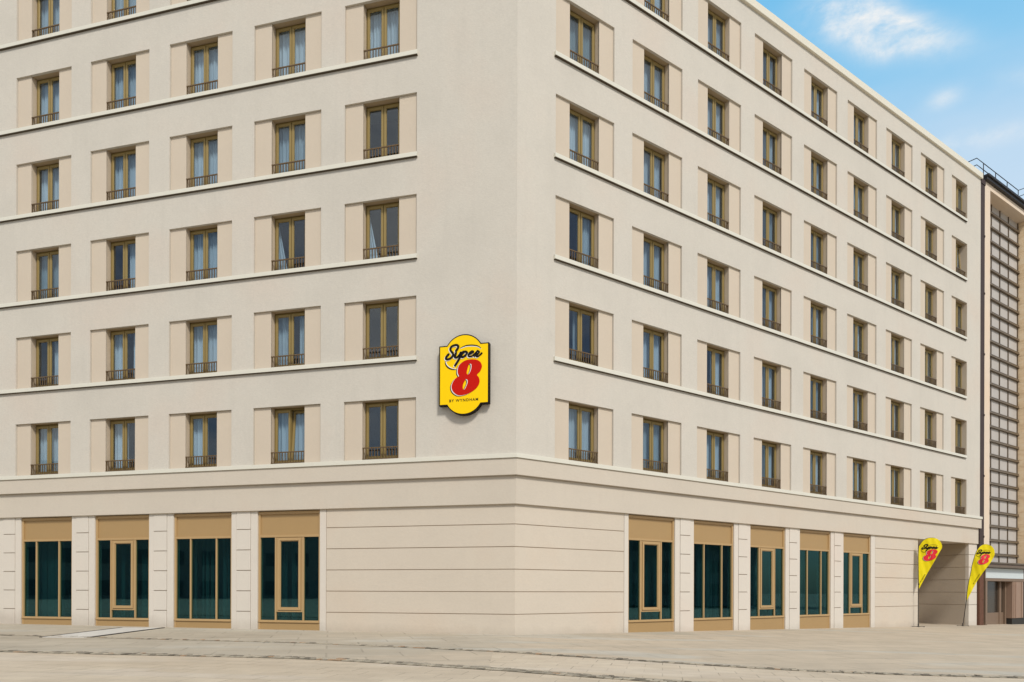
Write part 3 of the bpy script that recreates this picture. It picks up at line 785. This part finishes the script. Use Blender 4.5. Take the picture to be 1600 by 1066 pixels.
# ------------------------------------------------------------------ drainage grating
def grate():
    a=Vector((-12.92,2.75)); b=Vector((-11.62,2.75)); c=Vector((-11.27,-2.05)); d=Vector((-12.33,-2.05))
    d=Vector((-12.45,-2.05)); 
    g=tag(empty('floor_grating',(-12.2,.3,.045)),'pale metal grating strip with dark edges, set in the sidewalk at the left','grating')
    def Q(u,v,z): # u across, v along
        p=(a*(1-u)+b*u)*(1-v)+(d*(1-u)+c*u)*v; return (p.x+12.2,p.y-.3,z)
    m=MB()
    for u0,u1 in ((-.07,.0),(1.0,1.07)): 
        m.hexa([Q(u0,0,-.05),Q(u0,1,-.05),Q(u1,1,-.05),Q(u1,0,-.05)],[Q(u0,0,.012),Q(u0,1,.012),Q(u1,1,.012),Q(u1,0,.012)])
    m.build('edge_frame',M['darkmetal'],g)
    m=MB(); N=96
    for i in range(N):
        v0=i/N; v1=(i+.72)/N; m.hexa([Q(0,v0,-.05),Q(0,v1,-.05),Q(1,v1,-.05),Q(1,v0,-.05)],[Q(0,v0,.006),Q(0,v1,.006),Q(1,v1,.006),Q(1,v0,.006)])
    for i in range(9):
        u0=i/9; m.hexa([Q(u0,0,-.05),Q(u0,1,-.05),Q(u0+.05,1,-.05),Q(u0+.05,0,-.05)],[Q(u0,0,.004),Q(u0,1,.004),Q(u0+.05,1,.004),Q(u0+.05,0,.004)])
    m.build('grid_panel',simple('pale_grating_metal',(.62,.60,.56),.5,.1,.08,6),g)
grate()

# ------------------------------------------------------------------ unseen blocks added for the glass to reflect
def block(cx,cy,w,d,h,rz,label,c,nfl):
    e=tag(empty('reflection_block',(cx,cy,-1),rz),label,'building')
    m=MB(); m.box(-w/2,w/2,-d/2,d/2,0,h); m.build('wall',plaster('far_plaster',c,.08,.2),e)
    m=MB(); m.box(-w/2-.3,w/2+.3,-d/2-.3,d/2+.3,h,h+.5); m.build('roof',M['roof'],e)
    mw=MB(); mw.box(-.8,.8,-.06,.06,0,1.7); me=mw.mesh('window',M['fg'])
    n=int(w/3.6); fh=(h-1.5)/nfl
    if n*nfl>96: n=96//nfl
    for i in range(n):
        for k in range(nfl):
            o=link(bpy.data.objects.new('window',me),e); o.location=(-w/2+w*(i+.5)/n,d/2+.02,1.6+fh*k)
block(-66,-50,84,16,16,R_(-55),'grey block added unseen behind the camera on the left, for glass reflections',(.34,.32,.29),4)
block(8,-78,64,16,17,R_(0),'brown block added unseen straight behind the camera, for glass reflections',(.34,.30,.25),4)
block(92,-26,60,16,11.5,R_(80),'grey block added unseen behind the camera on the right, for glass reflections',(.22,.23,.235),3)

# ------------------------------------------------------------------ camera
F=1112.94; rho=-0.0028851
cam=bpy.data.cameras.new('camera'); co=bpy.data.objects.new('camera',cam); col.objects.link(co)
cam.sensor_fit='HORIZONTAL'; cam.sensor_width=36; cam.lens=F/1600*36; cam.shift_y=388.7385/1600; cam.clip_end=3000; cam.clip_start=.1
co.matrix_world=Matrix.Translation((0,-20.932,1.33994))@Matrix.Rotation(math.pi/2,4,'X')@Matrix.Rotation(-rho,4,'Z')
scn.camera=co

# ------------------------------------------------------------------ light
SUN=Vector((.33*.7071,-.944*.7071,.7071)).normalized()
sl=bpy.data.lights.new('sun','SUN'); sl.energy=2.7; sl.angle=R_(10); sl.color=(1,.95,.87)
so=bpy.data.objects.new('sun',sl); col.objects.link(so); so.rotation_euler=SUN.to_track_quat('Z','Y').to_euler()
w=bpy.data.worlds.new('World'); scn.world=w; w.use_nodes=True; t=w.node_tree; t.nodes.clear()
out=t.nodes.new('ShaderNodeOutputWorld'); bg=t.nodes.new('ShaderNodeBackground'); sky=t.nodes.new('ShaderNodeTexSky')
sky.sky_type='NISHITA'; sky.sun_disc=False; sky.sun_elevation=R_(45); sky.sun_rotation=math.atan2(SUN.x,SUN.y)
sky.altitude=0; sky.air_density=1.0; sky.dust_density=1.0; sky.ozone_density=1.5
bg.inputs['Strength'].default_value=.10
tc=t.nodes.new('ShaderNodeTexCoord')
def N(k,**kw):
    n=t.nodes.new(k)
    for a,v in kw.items(): setattr(n,a,v)
    return n
def mth(op,a,b=None,clamp=False):
    n=N('ShaderNodeMath',operation=op,use_clamp=clamp)
    for v,i in ((a,0),(b,1)):
        if v is None: continue
        if isinstance(v,(int,float)): n.inputs[i].default_value=v
        else: t.links.new(v,n.inputs[i])
    return n.outputs[0]
def noise(scale,detail,rough,sc=(1,1,1),loc=(0,0,0),dist=0):
    mp=N('ShaderNodeMapping'); mp.inputs['Scale'].default_value=sc; mp.inputs['Location'].default_value=loc; t.links.new(tc.outputs['Generated'],mp.inputs[0])
    n=N('ShaderNodeTexNoise'); n.inputs['Scale'].default_value=scale; n.inputs['Detail'].default_value=detail; n.inputs['Roughness'].default_value=rough; n.inputs['Distortion'].default_value=dist
    t.links.new(mp.outputs[0],n.inputs['Vector']); return n.outputs['Fac']
def blob(c,ax,ru,rv):
    """soft elliptical patch of sky round direction c; long axis points from c to ax"""
    c=Vector(c).normalized(); u=(Vector(ax)-c); u=(u-c*u.dot(c)).normalized(); v=c.cross(u)
    outs=[]
    for d,r in ((u,ru),(v,rv)):
        n=N('ShaderNodeVectorMath',operation='DOT_PRODUCT'); t.links.new(tc.outputs['Generated'],n.inputs[0]); n.inputs[1].default_value=d/r
        outs.append(mth('POWER',mth('ABSOLUTE',n.outputs['Value']),2))
    fr=N('ShaderNodeVectorMath',operation='DOT_PRODUCT'); t.links.new(tc.outputs['Generated'],fr.inputs[0]); fr.inputs[1].default_value=c
    g=mth('EXPONENT',mth('MULTIPLY',mth('ADD',*outs),-1))
    return mth('MULTIPLY',g,mth('GREATER_THAN',fr.outputs['Value'],0))
fine=noise(11,10,.64,(1,1,1.7),(1.3,.2,.7),.5); fine2=noise(30,8,.62,(1,1,1.9),(4,2,1),.4)
tex=mth('MULTIPLY',mth('SUBTRACT',mth('ADD',mth('MULTIPLY',fine,.7),mth('MULTIPLY',fine2,.3)),.40),5.2,True)
def addm(*a):
    o=a[0]
    for q in a[1:]: o=mth('ADD',o,q)
    return o
AX=(.4259,.7154,.5539)
m1=mth('MULTIPLY',addm(blob((.343,.735,.592),AX,.034,.017),mth('MULTIPLY',blob((.372,.728,.577),AX,.040,.017),.85),mth('MULTIPLY',blob((.402,.722,.562),AX,.042,.013),.85),mth('MULTIPLY',blob((.384,.738,.562),AX,.022,.010),.45)),1.35)
m2=mth('MULTIPLY',blob((.4454,.7367,.5088),(.47,.73,.515),.016,.009),.55)
m3=mth('MULTIPLY',blob((.484,.738,.470),(.51,.72,.465),.045,.009),.6)
m4=mth('MULTIPLY',blob((.505,.70,.508),(.53,.69,.505),.022,.007),.35)
mask=addm(m1,m2,m3,m4)
c=mth('MULTIPLY',mth('MULTIPLY',mth('MINIMUM',mask,1.1),mth('ADD',mth('MULTIPLY',tex,.75),.22)),.98,True)
# broken cloud over the southern half of the sky
sep=N('ShaderNodeSeparateXYZ'); t.links.new(tc.outputs['Generated'],sep.inputs[0])
south=mth('MULTIPLY',mth('SUBTRACT',.20,sep.outputs['Y'],True),2.0,True)
bigc=noise(2.6,8,.6,(1,1,2.2),(.4,3.1,.2),.3)
c=mth('MAXIMUM',c,mth('MULTIPLY',mth('MULTIPLY',mth('SUBTRACT',bigc,.36,True),4.5,True),mth('MULTIPLY',south,.95)))
# the clear northern sky: deeper azure higher up, paler towards the horizon
rp=N('ShaderNodeValToRGB'); el=rp.color_ramp.elements; el.new(.5); el.new(.6)
hzn=noise(5,4,.5,(1,1,3),(2,2,2))
t.links.new(mth('ADD',sep.outputs['Z'],mth('MULTIPLY',mth('SUBTRACT',hzn,.5),.10)),rp.inputs[0])
for e,(p,cc) in zip(el,((.30,(6.6,7.7,8.9)),(.46,(5.3,7.1,8.8)),(.55,(2.7,5.9,8.6)),(.66,(1.2,4.9,8.3)))): e.position=p; e.color=(*[q/10 for q in cc],1)
sc_=N('ShaderNodeVectorMath',operation='SCALE'); t.links.new(rp.outputs[0],sc_.inputs[0]); sc_.inputs['Scale'].default_value=10
nf=mth('MULTIPLY',mth('SUBTRACT',sep.outputs['Y'],.05,True),2.5,True)
am=N('ShaderNodeMix',data_type='RGBA'); t.links.new(mth('MULTIPLY',nf,.9),am.inputs[0]); t.links.new(sky.outputs[0],am.inputs[6]); t.links.new(sc_.outputs[0],am.inputs[7])
cm=N('ShaderNodeMix',data_type='RGBA'); t.links.new(c,cm.inputs[0])
t.links.new(am.outputs[2],cm.inputs[6]); cm.inputs[7].default_value=(8.3,8.4,8.4,1)
t.links.new(cm.outputs[2],bg.inputs['Color']); t.links.new(bg.outputs[0],out.inputs['Surface'])

scn.view_settings.view_transform='Standard'; scn.view_settings.look='None'; scn.view_settings.gamma=1; scn.view_settings.exposure=0.10
